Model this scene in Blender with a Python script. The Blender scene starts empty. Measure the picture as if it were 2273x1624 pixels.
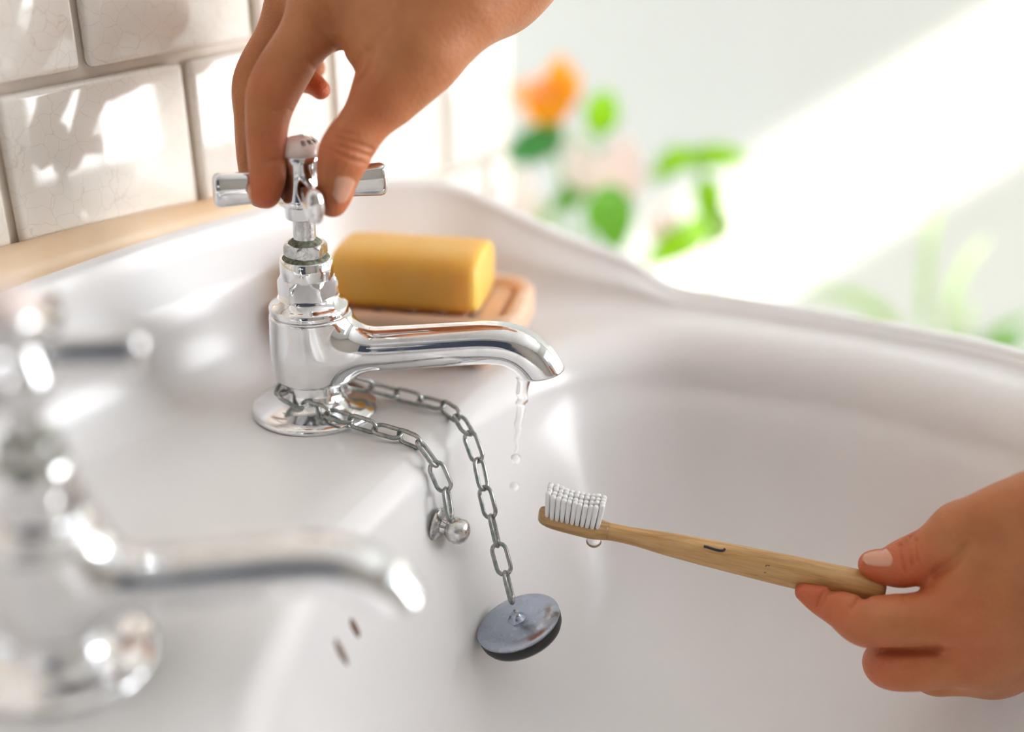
import bpy, bmesh, math, random
import numpy as np
from mathutils import Vector, Matrix
random.seed(4)
S = bpy.context.scene
COL = S.collection
PI = math.pi
DECK = 0.85                      # height of the basin deck above the floor (m)

# ------------------------------------------------------------------ camera
FPX = 2550.0                     # focal length in pixels of the 2273 px wide frame
PITCH = math.radians(24.5)
CAMZ = DECK + 0.2285
cam_d = bpy.data.cameras.new('camera'); cam = bpy.data.objects.new('camera', cam_d); COL.objects.link(cam)
cam.location = (0, 0, CAMZ); cam.rotation_euler = (PI/2 - PITCH, 0, 0)
cam_d.sensor_width = 36; cam_d.lens = 36*FPX/2273; cam_d.clip_start = 0.01; cam_d.clip_end = 50
cam_d.dof.use_dof = True; cam_d.dof.focus_distance = 0.478; cam_d.dof.aperture_fstop = 1.9
S.camera = cam
CP, SP = math.cos(PITCH), math.sin(PITCH)

def ray(px, py):
    x = (px-1136.5)/FPX; y = (py-812)/FPX
    return np.array([x, CP-y*SP, -(y*CP+SP)])
def P(px, py, d):                # point seen at a pixel, d metres along the view axis
    return np.array([0, 0, CAMZ]) + ray(px, py)*d
def Z(px, py, z=0.0):            # point seen at a pixel on the level z above the deck
    r = ray(px, py); return np.array([0, 0, CAMZ]) + r*((DECK+z-CAMZ)/r[2])

# ------------------------------------------------------------------ world, sun, exposure
w = bpy.data.worlds.new('world'); S.world = w; w.use_nodes = True
bg = w.node_tree.nodes['Background']; bg.inputs[0].default_value = (0.75, 0.87, 1, 1); bg.inputs[1].default_value = 3.0
sun_d = bpy.data.lights.new('sun', 'SUN'); sun = bpy.data.objects.new('sun', sun_d); COL.objects.link(sun)
sun_d.energy = 9.0; sun_d.angle = math.radians(1.2); sun_d.color = (1, 0.97, 0.9)
SUN = Vector((-0.6, 0.6, -0.4)).normalized()
sun.rotation_euler = SUN.to_track_quat('-Z', 'Y').to_euler()
WINDOW_GLOW = 8.0
S.view_settings.view_transform = 'Standard'; S.view_settings.look = 'None'
S.view_settings.gamma = 1; S.view_settings.use_curve_mapping = False
S.view_settings.exposure = 0.6
S.cycles.max_bounces = 10; S.cycles.diffuse_bounces = 5; S.cycles.glossy_bounces = 6
S.cycles.transmission_bounces = 10; S.cycles.transparent_max_bounces = 12
S.cycles.caustics_reflective = False; S.cycles.caustics_refractive = False
S.cycles.sample_clamp_indirect = 6

# ------------------------------------------------------------------ materials
MATS = {}
def mat(name, col, rough=0.5, metal=0.0, **kw):
    m = bpy.data.materials.new(name); m.use_nodes = True
    b = m.node_tree.nodes['Principled BSDF']
    b.inputs['Base Color'].default_value = (*col, 1); b.inputs['Roughness'].default_value = rough
    b.inputs['Metallic'].default_value = metal
    for k, v in kw.items():
        b.inputs[k.replace('_', ' ')].default_value = v
    MATS[name] = m
    return m
def nd(m, t, **kw):
    n = m.node_tree.nodes.new(t)
    for k, v in kw.items():
        if k in n.inputs: n.inputs[k].default_value = v
        else: setattr(n, k, v)
    return n
def ln(m, a, b): m.node_tree.links.new(a, b)
def bsdf(m): return m.node_tree.nodes['Principled BSDF']
def coords(m, scale=(1, 1, 1)):
    tc = nd(m, 'ShaderNodeTexCoord'); mp = nd(m, 'ShaderNodeMapping'); mp.inputs['Scale'].default_value = scale
    ln(m, tc.outputs['Object'], mp.inputs['Vector']); return mp.outputs[0]
def ramp(m, fac, stops):
    r = nd(m, 'ShaderNodeValToRGB'); e = r.color_ramp.elements
    e[0].position, e[0].color = stops[0][0], (*stops[0][1], 1)
    e[1].position, e[1].color = stops[-1][0], (*stops[-1][1], 1)
    for p, c_ in stops[1:-1]:
        x = e.new(p); x.color = (*c_, 1)
    ln(m, fac, r.inputs[0]); return r.outputs[0]
def bump(m, h, strength, dist):
    b = nd(m, 'ShaderNodeBump'); b.inputs['Strength'].default_value = strength; b.inputs['Distance'].default_value = dist
    ln(m, h, b.inputs['Height']); ln(m, b.outputs[0], bsdf(m).inputs['Normal']); return b
def noise(m, vec, scale, detail=3, rough=.5):
    n = nd(m, 'ShaderNodeTexNoise', Scale=scale, Detail=detail, Roughness=rough)
    ln(m, vec, n.inputs['Vector']); return n.outputs['Fac']

m = mat('ceramic', (0.845, 0.83, 0.83), 0.24, Coat_Weight=0.10, Coat_Roughness=0.03)
v = coords(m); bump(m, noise(m, v, 22, 2), 0.06, 0.004)
m = mat('chrome', (0.80, 0.80, 0.81), 0.05, 1.0)
v = coords(m); n = noise(m, v, 90, 5, .65)
ln(m, ramp(m, n, [(0.45, (0.035,)*3), (0.72, (0.16,)*3)]), bsdf(m).inputs['Roughness'])
ln(m, ramp(m, n, [(0.5, (0.83, 0.83, 0.84)), (0.8, (0.66, 0.65, 0.63))]), bsdf(m).inputs['Base Color'])
m = mat('worn_chrome', (0.62, 0.62, 0.62), 0.16, 1.0)
v = coords(m); n = noise(m, v, 260, 5, .7)
ln(m, ramp(m, n, [(0.35, (0.12,)*3), (0.7, (0.42,)*3)]), bsdf(m).inputs['Roughness'])
ln(m, ramp(m, n, [(0.4, (0.70, 0.70, 0.70)), (0.75, (0.40, 0.38, 0.35))]), bsdf(m).inputs['Base Color'])
m = mat('verdigris', (0.15, 0.19, 0.11), 0.85)
v = coords(m); n = noise(m, v, 600, 4)
ln(m, ramp(m, n, [(0.35, (0.12, 0.13, 0.07)), (0.7, (0.36, 0.38, 0.29))]), bsdf(m).inputs['Base Color'])
m = mat('chain_metal', (0.40, 0.41, 0.40), 0.3, 1.0)
v = coords(m); n = noise(m, v, 160, 4, .6)
ln(m, ramp(m, n, [(0.40, (0.42, 0.42, 0.41)), (0.58, (0.33, 0.34, 0.33)), (0.72, (0.14, 0.26, 0.22))]), bsdf(m).inputs['Base Color'])
ln(m, ramp(m, n, [(0.4, (0.22,)*3), (0.7, (0.6,)*3)]), bsdf(m).inputs['Roughness'])
m = mat('plug_metal', (0.38, 0.42, 0.50), 0.22, 1.0)
v = coords(m); n = noise(m, v, 200, 4)
ln(m, ramp(m, n, [(0.4, (0.16,)*3), (0.7, (0.4,)*3)]), bsdf(m).inputs['Roughness']); bump(m, n, .2, .001)
mat('rubber', (0.008, 0.008, 0.009), 0.45)
mat('porcelain', (0.86, 0.72, 0.68), 0.12)
mat('print_ink', (0.02, 0.015, 0.03), 0.5)
mat('slot_brown', (0.16, 0.07, 0.03), 0.8)

def tile_mat():
    m = mat('glazed_tile', (0.84, 0.77, 0.69), 0.07, Coat_Weight=0.6, Coat_Roughness=0.03)
    v = coords(m)
    vo = nd(m, 'ShaderNodeTexVoronoi', feature='DISTANCE_TO_EDGE', Scale=120.0)
    nz = nd(m, 'ShaderNodeTexNoise', Scale=60.0, Detail=3.0)
    mx = nd(m, 'ShaderNodeMixRGB', blend_type='ADD'); mx.inputs[0].default_value = 0.012
    ln(m, v, nz.inputs['Vector']); ln(m, v, mx.inputs[1]); ln(m, nz.outputs['Color'], mx.inputs[2]); ln(m, mx.outputs[0], vo.inputs['Vector'])
    crack = ramp(m, vo.outputs['Distance'], [(0.0, (0.62, 0.55, 0.48)), (0.018, (1, 1, 1))])
    big = ramp(m, noise(m, v, 9, 3), [(0.35, (0.85, 0.785, 0.71)), (0.7, (0.91, 0.86, 0.80))])
    mu = nd(m, 'ShaderNodeMixRGB', blend_type='MULTIPLY'); mu.inputs[0].default_value = 0.45
    ln(m, big, mu.inputs[1]); ln(m, crack, mu.inputs[2]); ln(m, mu.outputs[0], bsdf(m).inputs['Base Color'])
    bump(m, noise(m, v, 16, 2), 0.12, 0.006)
tile_mat()
m = mat('grout', (0.62, 0.53, 0.44), 0.8)
v = coords(m); ln(m, ramp(m, noise(m, v, 40, 4), [(0.3, (0.70, 0.61, 0.52)), (0.7, (0.84, 0.77, 0.69))]), bsdf(m).inputs['Base Color'])
m = mat('sealant', (0.80, 0.55, 0.32), 0.45)
v = coords(m); ln(m, ramp(m, noise(m, v, 14, 4), [(0.3, (0.74, 0.46, 0.24)), (0.7, (0.86, 0.68, 0.48))]), bsdf(m).inputs['Base Color'])
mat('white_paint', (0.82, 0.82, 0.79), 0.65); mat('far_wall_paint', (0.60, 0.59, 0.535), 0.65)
mat('beige_paint', (0.34, 0.31, 0.28), 0.7)
mat('ceiling_paint', (0.85, 0.85, 0.85), 0.8)
mat('frame_paint', (0.80, 0.80, 0.78), 0.4)
m = mat('floor_wood', (0.30, 0.19, 0.11), 0.45)
v = coords(m, (1, 8, 1)); ln(m, ramp(m, noise(m, v, 6, 4), [(0.3, (0.22, 0.13, 0.07)), (0.7, (0.38, 0.25, 0.15))]), bsdf(m).inputs['Base Color'])
mat('added_door_paint', (0.035, 0.05, 0.09), 0.45)
m = mat('skin', (0.6, 0.32, 0.21), 0.46, Subsurface_Weight=0.16, Subsurface_Scale=0.004, Specular_IOR_Level=0.4)
bsdf(m).inputs['Subsurface Radius'].default_value = (1.0, 0.35, 0.2)
v = coords(m)
at_ = nd(m, 'ShaderNodeAttribute', attribute_name='redness')
base = ramp(m, noise(m, v, 55, 4, .6), [(0.30, (0.45, 0.158, 0.060)), (0.70, (0.55, 0.217, 0.090))])
mx = nd(m, 'ShaderNodeMixRGB'); ln(m, at_.outputs['Fac'], mx.inputs[0]); ln(m, base, mx.inputs[1]); mx.inputs[2].default_value = (0.58, 0.125, 0.052, 1)
ln(m, mx.outputs[0], bsdf(m).inputs['Base Color'])
vo = nd(m, 'ShaderNodeTexVoronoi', Scale=900.0); ln(m, v, vo.inputs['Vector'])
bump(m, vo.outputs['Distance'], 0.28, 0.0007)
mat('nail', (0.68, 0.34, 0.23), 0.22, Subsurface_Weight=0.1, Subsurface_Scale=0.003, Coat_Weight=0.3)
m = mat('soap', (1.0, 0.66, 0.18), 0.40, Subsurface_Weight=0.8, Subsurface_Scale=0.015)
bsdf(m).inputs['Subsurface Radius'].default_value = (1, 0.6, 0.15)
v = coords(m); ln(m, ramp(m, noise(m, v, 35, 3), [(0.3, (1.0, 0.54, 0.09)), (0.7, (1.0, 0.62, 0.16))]), bsdf(m).inputs['Base Color'])
def wood(name, c1, c2, c3, sc, rough):
    m = mat(name, c2, rough); v = coords(m, (1, 14, 14))
    n = nd(m, 'ShaderNodeTexNoise', Scale=sc, Detail=6.0, Roughness=.65, Distortion=.4); ln(m, v, n.inputs['Vector'])
    ln(m, ramp(m, n.outputs['Fac'], [(0.32, c1), (0.5, c2), (0.7, c3)]), bsdf(m).inputs['Base Color'])
    bump(m, n.outputs['Fac'], .12, .0006)
wood('bamboo', (0.36, 0.19, 0.06), (0.56, 0.325, 0.125), (0.66, 0.42, 0.19), 28, 0.42)
wood('wet_bamboo', (0.22, 0.12, 0.045), (0.46, 0.265, 0.100), (0.57, 0.350, 0.150), 34, 0.3)
wood('dish_wood', (0.74, 0.46, 0.28), (0.85, 0.58, 0.40), (0.90, 0.66, 0.49), 18, 0.5)
mat('bristle', (0.90, 0.90, 0.91), 0.5)
mat('water', (1, 1, 1), 0.0, Transmission_Weight=1.0, IOR=1.333)
def leafmat(name, col):
    m = mat(name, col, 0.4)
    out = m.node_tree.nodes['Material Output']
    tr = nd(m, 'ShaderNodeBsdfTranslucent'); tr.inputs[0].default_value = (col[0]*1.3, min(1, col[1]*1.3), col[2], 1)
    ms = nd(m, 'ShaderNodeMixShader'); ms.inputs[0].default_value = 0.45
    ln(m, bsdf(m).outputs[0], ms.inputs[1]); ln(m, tr.outputs[0], ms.inputs[2]); ln(m, ms.outputs[0], out.inputs['Surface'])
    v = coords(m); n = noise(m, v, 30, 2)
    c2 = tuple(x*0.7 for x in col); ln(m, ramp(m, n, [(.3, c2), (.7, col)]), bsdf(m).inputs['Base Color'])
leafmat('leaf_lime', (0.48, 0.78, 0.02)); leafmat('leaf_green', (0.26, 0.56, 0.05)); leafmat('leaf_deep', (0.10, 0.38, 0.09))
leafmat('leaf_sunlit_white', (0.97, 0.97, 0.94)); leafmat('petal', (1.0, 0.58, 0.01)); leafmat('petal_pale', (0.98, 0.55, 0.22)); leafmat('leaf_pale', (0.62, 0.78, 0.40))  # the white leaf colour holds the sun's glare on blown-out leaves
mat('pot_white', (0.85, 0.85, 0.83), 0.3); mat('soil', (0.10, 0.07, 0.045), 0.9)
def pane_mats():
    m = bpy.data.materials.new('frosted_daylight'); m.use_nodes = True; nt = m.node_tree
    nt.nodes.remove(nt.nodes['Principled BSDF']); e = nt.nodes.new('ShaderNodeEmission')
    e.inputs[0].default_value = (0.965, 0.985, 1.0, 1); e.inputs[1].default_value = WINDOW_GLOW
    nt.links.new(e.outputs[0], nt.nodes['Material Output'].inputs[0]); MATS['frosted_daylight'] = m
    m = bpy.data.materials.new('clear_glass'); m.use_nodes = True; nt = m.node_tree
    nt.nodes.remove(nt.nodes['Principled BSDF'])
    t = nt.nodes.new('ShaderNodeBsdfTransparent'); g = nt.nodes.new('ShaderNodeBsdfGlossy'); g.inputs['Roughness'].default_value = 0
    x = nt.nodes.new('ShaderNodeMixShader'); x.inputs[0].default_value = 0.06
    nt.links.new(t.outputs[0], x.inputs[1]); nt.links.new(g.outputs[0], x.inputs[2]); nt.links.new(x.outputs[0], nt.nodes['Material Output'].inputs[0])
    MATS['clear_glass'] = m
pane_mats()

# ------------------------------------------------------------------ object helpers
def mesh_obj(name, verts, faces, material, parent=None, smooth=True, loc=None):
    me = bpy.data.meshes.new(name); me.from_pydata([tuple(map(float, q)) for q in verts], [], [tuple(map(int, f)) for f in faces]); me.update()
    if smooth: me.polygons.foreach_set('use_smooth', [True]*len(me.polygons))
    o = bpy.data.objects.new(name, me); COL.objects.link(o)
    if material: me.materials.append(MATS[material])
    if parent: o.parent = parent
    if loc is not None: o.location = loc
    return o
def bm_obj(name, bm, material, parent=None, smooth=False, loc=None):
    me = bpy.data.meshes.new(name); bmesh.ops.recalc_face_normals(bm, faces=bm.faces); bm.to_mesh(me); bm.free()
    if smooth: me.polygons.foreach_set('use_smooth', [True]*len(me.polygons))
    o = bpy.data.objects.new(name, me); COL.objects.link(o); me.materials.append(MATS[material])
    if parent: o.parent = parent
    if loc is not None: o.location = loc
    return o
def empty(name, loc, rz=0):
    o = bpy.data.objects.new(name, None); COL.objects.link(o); o.location = loc; o.rotation_euler = (0, 0, rz); o.empty_display_size = .02
    return o
def tag(o, label, cat, group=None):
    o['label'] = label; o['category'] = cat
    if group: o['group'] = group
    return o
def box(bm, lo, hi, bevel=0.0, M=None):
    r = bmesh.ops.create_cube(bm, size=1)
    vs = r['verts']
    for q in vs:
        q.co = Vector([(lo[i]+hi[i])/2 + q.co[i]*(hi[i]-lo[i]) for i in range(3)])
    if bevel > 0:
        es = list({e for q in vs for e in q.link_edges})
        b = bmesh.ops.bevel(bm, geom=es, offset=bevel, segments=3, profile=.5, affect='EDGES'); vs = list({q for f in b['faces'] for q in f.verts} | {q for q in vs if q.is_valid})
    if M is not None:
        for q in vs: q.co = M @ q.co
    return vs
def box_obj(name, lo, hi, material, parent=None, bevel=0.0, M=None):
    bm = bmesh.new(); box(bm, lo, hi, bevel, M); return bm_obj(name, bm, material, parent, smooth=False)
def struct(o):
    o['kind'] = 'structure'; return o
def lathe(prof, n=64, sides=None):
    """prof: list of (r, z); sides: dict index -> polygon count to make hexagonal rings"""
    vs, fs = [], []
    for r, z in prof:
        for k in range(n):
            a = 2*PI*k/n; rr = r
            vs.append((rr*math.cos(a), rr*math.sin(a), z))
    for i in range(len(prof)-1):
        for k in range(n):
            fs.append((i*n+k, i*n+(k+1) % n, (i+1)*n+(k+1) % n, (i+1)*n+k))
    fs.append(tuple(range(n-1, -1, -1))); fs.append(tuple(range((len(prof)-1)*n, len(prof)*n)))
    return vs, fs
def lathe_obj(name, prof, material, parent=None, n=64, auto=35, loc=None):
    vs, fs = lathe(prof, n); o = mesh_obj(name, vs, fs, material, parent, True, loc); sharp(o, auto); return o
def sharp(o, ang=35):
    me = o.data; bm = bmesh.new(); bm.from_mesh(me)
    for e in bm.edges:
        if len(e.link_faces) == 2 and e.calc_face_angle(0) > math.radians(ang): e.smooth = False
    bm.to_mesh(me); bm.free()
def spline(pts, n, closed=False):
    """Catmull-Rom through pts, n samples, uniform in arc length"""
    p = np.array(pts, float); m_ = len(p); out = []
    segs = m_ if closed else m_-1
    for i in range(segs):
        g = (lambda k: p[k % m_]) if closed else (lambda k: p[min(max(k, 0), m_-1)])
        a, b, c_, d = g(i-1), g(i), g(i+1), g(i+2)
        t = np.linspace(0, 1, 24, endpoint=False)[:, None]
        out.append(.5*((2*b)+(-a+c_)*t+(2*a-5*b+4*c_-d)*t*t+(-a+3*b-3*c_+d)*t**3))
    q = np.vstack(out + ([p[:1]] if closed else [p[-1:]]))
    s = np.concatenate([[0], np.cumsum(np.linalg.norm(np.diff(q, axis=0), axis=1))])
    u = np.linspace(0, s[-1], n, endpoint=not closed)
    return np.stack([np.interp(u, s, q[:, k]) for k in range(p.shape[1])], 1)
def tube(pts, rad, n=10, closed=False, squash=None):
    """sweep a circle along pts (m,3); rad scalar or list"""
    p = np.array(pts, float); m_ = len(p); rad = np.broadcast_to(np.asarray(rad, float), (m_,))
    T = np.gradient(p, axis=0) if not closed else np.roll(p, -1, 0)-np.roll(p, 1, 0)
    T /= np.linalg.norm(T, axis=1)[:, None]
    ref = np.array([0, 0, 1.]) if abs(T[0][2]) < .9 else np.array([1., 0, 0])
    N = np.cross(T[0], ref); N /= np.linalg.norm(N); Ns = [N]
    for i in range(1, m_):
        N = Ns[-1]-T[i]*np.dot(Ns[-1], T[i]); Ns.append(N/np.linalg.norm(N))
    vs, fs = [], []
    for i in range(m_):
        B = np.cross(T[i], Ns[i])
        for k in range(n):
            a = 2*PI*k/n; vs.append(p[i]+rad[i]*(math.cos(a)*Ns[i]+math.sin(a)*B))
    for i in range(m_ if closed else m_-1):
        j = (i+1) % m_
        for k in range(n): fs.append((i*n+k, i*n+(k+1) % n, j*n+(k+1) % n, j*n+k))
    if not closed:
        fs.append(tuple(range(n-1, -1, -1))); fs.append(tuple(range((m_-1)*n, m_*n)))
    return vs, fs
def loft(rings, cap=True):
    n = len(rings[0]); vs = [q for r in rings for q in r]; fs = []
    for i in range(len(rings)-1):
        for k in range(n): fs.append((i*n+k, i*n+(k+1) % n, (i+1)*n+(k+1) % n, (i+1)*n+k))
    if cap: fs.append(tuple(range(n-1, -1, -1))); fs.append(tuple(range((len(rings)-1)*n, len(rings)*n)))
    return vs, fs

# ------------------------------------------------------------------ signed distance surfaces
def smin(a, b, k):
    h = np.clip(.5+.5*(b-a)/k, 0, 1); return b+(a-b)*h-k*h*(1-h)
def smax(a, b, k): return -smin(-a, -b, k)
def cone(p, a, b, ra, rb):       # tapered capsule
    a = np.asarray(a, np.float32); b = np.asarray(b, np.float32); ab = b-a
    t = np.clip(((p-a)@ab)/float(ab@ab+1e-12), 0, 1)
    return np.linalg.norm(p-a-t[..., None]*ab, axis=-1)-(ra+(rb-ra)*t)
def surface(f, lo, hi, h):
    """surface nets of f(points)=0 with narrow-band evaluation; returns verts, quads, normals"""
    lo = np.asarray(lo, float); C = 4
    nc = np.ceil((np.asarray(hi)-lo)/(h*C)).astype(int)+1
    g = np.stack(np.meshgrid(*[np.arange(k)*h*C+h*C/2-h/2 for k in nc], indexing='ij'), -1)+lo
    nb = -(-nc//4); gb = np.stack(np.meshgrid(*[np.arange(k)*h*C*4+h*C*2-h/2 for k in nb], indexing='ij'), -1)+lo
    vb = f(gb.reshape(-1, 3).astype(np.float32)).reshape(nb).astype(np.float32)
    for ax in range(3): vb = np.repeat(vb, 4, ax)
    vc = vb[:nc[0], :nc[1], :nc[2]].copy(); nr = np.abs(vc) < min(h*C*4*1.3, .0255); vc[nr] = f(g[nr].astype(np.float32))
    val = vc.astype(np.float32)
    for ax in range(3): val = np.repeat(val, C, ax)
    near = np.abs(val) < h*C*1.6
    idx = np.argwhere(near); pts = (idx*h+lo).astype(np.float32)
    res = np.concatenate([f(c_) for c_ in np.array_split(pts, max(1, len(pts)//200000))])
    val[near] = res
    ins = val < 0; n = np.array(val.shape)
    cs = [(i, j, k) for i in (0, 1) for j in (0, 1) for k in (0, 1)]
    def sh(A, c_): return A[c_[0]:n[0]-1+c_[0], c_[1]:n[1]-1+c_[1], c_[2]:n[2]-1+c_[2]]
    cnt = sum(sh(ins, c_).astype(np.int8) for c_ in cs)
    act = (cnt > 0) & (cnt < 8); cell = np.argwhere(act)
    ids = -np.ones(act.shape, np.int64); ids[act] = np.arange(len(cell))
    acc = np.zeros((len(cell), 3)); num = np.zeros(len(cell))
    for a in cs:
        for ax in range(3):
            if a[ax]: continue
            b = list(a); b[ax] = 1
            va = val[tuple((cell+a).T)]; vb = val[tuple((cell+b).T)]
            ok = (va < 0) != (vb < 0); t = np.where(ok, va/np.where(ok, va-vb, 1), 0)
            q = np.tile(np.array(a, float), (len(cell), 1)); q[:, ax] = t
            acc += q*ok[:, None]; num += ok
    V = (cell+acc/num[:, None])*h+lo
    F = []
    for ax in range(3):
        o1, o2 = (ax+1) % 3, (ax+2) % 3
        sl0 = [slice(None)]*3; sl1 = [slice(None)]*3
        sl0[ax] = slice(0, n[ax]-1); sl1[ax] = slice(1, n[ax])
        ch = ins[tuple(sl0)] != ins[tuple(sl1)]
        e = np.argwhere(ch); e = e[(e[:, o1] > 0) & (e[:, o2] > 0) & (e[:, o1] < n[o1]-1) & (e[:, o2] < n[o2]-1)]
        def idd(d1, d2):
            q = e.copy(); q[:, o1] -= d1; q[:, o2] -= d2; return ids[tuple(q.T)]
        quad = np.stack([idd(1, 1), idd(0, 1), idd(0, 0), idd(1, 0)], 1)
        fl = ins[tuple(e.T)]; quad[~fl] = quad[~fl][:, ::-1]; F.append(quad)
    F = np.vstack(F); F = F[(F >= 0).all(1)]
    TD = np.array([(1, 1, 1), (1, -1, -1), (-1, 1, -1), (-1, -1, 1)], float)
    def grad(q):
        e_ = h*.5; g4 = [f((q+d*e_).astype(np.float32)) for d in TD]
        return sum(a[:, None]*d for a, d in zip(g4, TD))/(4*e_), sum(g4)/4
    g_, fv = grad(V); V = V-np.clip(fv, -h, h)[:, None]*g_/np.maximum((g_**2).sum(1), .05)[:, None]
    N = grad(V)[0]; N /= np.linalg.norm(N, axis=1)[:, None]+1e-9
    return V, F, N
def limb(pts, n):
    """dense tapered chain (xyz, r) -> callable distance"""
    q = spline(pts, n).astype(np.float32); MG = .026
    lo = (q[:, :3]-q[:, 3:]).min(0)-MG; hi = (q[:, :3]+q[:, 3:]).max(0)+MG
    def f(p):
        out = np.full(len(p), MG, np.float32)
        k = np.flatnonzero(((p > lo) & (p < hi)).all(1))
        if len(k) == 0: return out
        x, y, z = (np.ascontiguousarray(p[k, j]) for j in range(3)); d = None
        for i in range(n-1):
            a = q[i]; ab = q[i+1]-a; X = x-a[0]; Y = y-a[1]; Zz = z-a[2]
            t = np.clip((X*ab[0]+Y*ab[1]+Zz*ab[2])/float(ab[:3]@ab[:3]+1e-12), 0, 1)
            X -= t*ab[0]; Y -= t*ab[1]; Zz -= t*ab[2]
            e = np.sqrt(X*X+Y*Y+Zz*Zz)-(a[3]+ab[3]*t); d = e if d is None else np.minimum(d, e)
        out[k] = np.minimum(d, MG)
        return out
    return f
def sdf_obj(name, f, lo, hi, h, material, parent=None, normals=True):
    V, F, N = surface(f, lo, hi, h)
    o = mesh_obj(name, V, F, material, parent)
    if normals: o.data.normals_split_custom_set_from_vertices([tuple(x) for x in N])
    return o, V

# ================================================================== THE SETTING
AZ = math.radians(33)
U = np.array([math.sin(AZ), math.cos(AZ), 0]); Vn = np.array([math.cos(AZ), -math.sin(AZ), 0])   # along the tiled wall / out of it
TAP = np.array([-0.0873, 0.4565, DECK])
W0 = TAP - Vn*0.09
def wallpt(t, z, off=0.0): return Vector(W0 + U*t + Vn*off + np.array([0, 0, z]))
XR, YF, YB, ZC = 2.0, 1.35, -1.3, DECK+1.55
wallM = Matrix((( U[0], -Vn[0]*-1, 0, W0[0]), (U[1], Vn[1], 0, W0[1]), (0, 0, 1, DECK), (0, 0, 0, 1)))   # local x along wall, y out of wall
wl = box_obj('wall_left', (-1.75, -0.14, -DECK), (0.30, -0.006, 1.55), 'grout', M=None); wl.matrix_world = wallM; struct(wl)
# tiles, half bond, only where the photograph and its surroundings show them
TS, GAP = 0.0985, 0.0045
def tile_mesh():
    bm = bmesh.new(); w_ = (TS-GAP)/2
    box(bm, (-w_, -0.006, -w_), (w_, 0.0, w_), 0.0028); return bm
tile0 = None
ROW0 = 0.1405
for r in range(-1, 5):
    off = -0.0205 if r % 2 == 0 else -0.0205+TS/2-0.004
    for k in range(-6, 4):
        x = off + k*TS; zc = ROW0 + (r-.5)*TS + TS/2 + (TS/2 if r >= 0 else TS/2) - TS/2
        x0, x1 = x-(TS-GAP)/2, x+(TS-GAP)/2
        cut = 1.0
        if x1 > 0.30:
            if 0.30-x0 < .012: continue
            cut = (0.299-x0)/(TS-GAP); x = x0+(0.299-x0)/2
        if tile0 is None:
            bm = tile_mesh(); tile0 = bm_obj('tile', bm, 'glazed_tile', wl, smooth=True); t_ = tile0; sharp(t_, 50)
        else:
            t_ = tile0.copy(); COL.objects.link(t_)
        t_.parent = wl; t_.location = (x, 0.0, ROW0-TS/2 + r*TS)
        t_.scale = (cut, 1, 1)
        t_.rotation_euler = (random.uniform(-.006, .006), 0, random.uniform(-.008, .008))
struct(box_obj('floor', (-1.8, YB-.1, -.1), (XR+.2, YF+.1, 0), 'floor_wood'))
struct(box_obj('ceiling', (-1.8, YB-.1, ZC), (XR+.2, YF+.1, ZC+.1), 'ceiling_paint'))
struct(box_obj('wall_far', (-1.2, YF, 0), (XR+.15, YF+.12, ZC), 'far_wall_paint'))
struct(box_obj('wall_back', (-1.8, YB-.12, 0), (XR+.15, YB, ZC), 'beige_paint'))
# right wall with the window opening
wy0, wy1, wz0, wz1 = -0.65, 1.15, DECK-0.34, DECK+1.12
TZ0, TZ1 = DECK+0.86, DECK+1.09
bm = bmesh.new()
for lo, hi in [((XR, YB, 0), (XR+.15, YF, wz0)), ((XR, YB, wz1), (XR+.15, YF, ZC)), ((XR, YB, wz0), (XR+.15, wy0, wz1)), ((XR, wy1, wz0), (XR+.15, YF, wz1))]:
    box(bm, lo, hi)
struct(bm_obj('wall_right', bm, 'white_paint'))
win = empty('window_1', (XR+.08, (wy0+wy1)/2, wz0)); win['kind'] = 'structure'
def wpart(name, lo, hi, material, bevel=0.004):
    o = box_obj(name, lo, hi, material, None, bevel); o.parent = win; o.matrix_parent_inverse = Matrix.Translation(win.location).inverted(); return o
X0, X1 = XR+.05, XR+.10
wpart('window_frame', (X0, wy0, wz0), (X1, wy0+.05, wz1), 'frame_paint'); wpart('window_frame', (X0, wy1-.05, wz0), (X1, wy1, wz1), 'frame_paint')
wpart('window_frame', (X0, wy0, wz0), (X1, wy1, wz0+.04), 'frame_paint'); wpart('window_frame', (X0, wy0, TZ1), (X1, wy1, wz1), 'frame_paint')
wpart('transom', (X0, wy0, TZ0-.04), (X1, wy1, TZ0), 'frame_paint')
for k in (1, 2):
    yy = wy0+(wy1-wy0)*k/3; wpart('mullion', (X0, yy-.02, wz0), (X1, yy+.02, TZ0), 'frame_paint')
for k in range(3):
    ya = wy0+(wy1-wy0)*k/3; yb = wy0+(wy1-wy0)*(k+1)/3
    if k == 0: wpart('light_block_panel', (XR+.06, ya+.03, wz0+.02), (XR+.09, yb, TZ0-.02), 'frame_paint', .004); continue  # unseen opaque panel added to hold back light from the near side
    wpart('frosted_pane', (XR+.072, ya+.005, wz0+.02), (XR+.078, yb-.005, TZ0-.02), 'frosted_daylight', 0)
wpart('clear_pane', (XR+.073, wy0+.02, TZ0-.01), (XR+.077, wy1-.02, TZ1+.01), 'clear_glass', 0)
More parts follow.
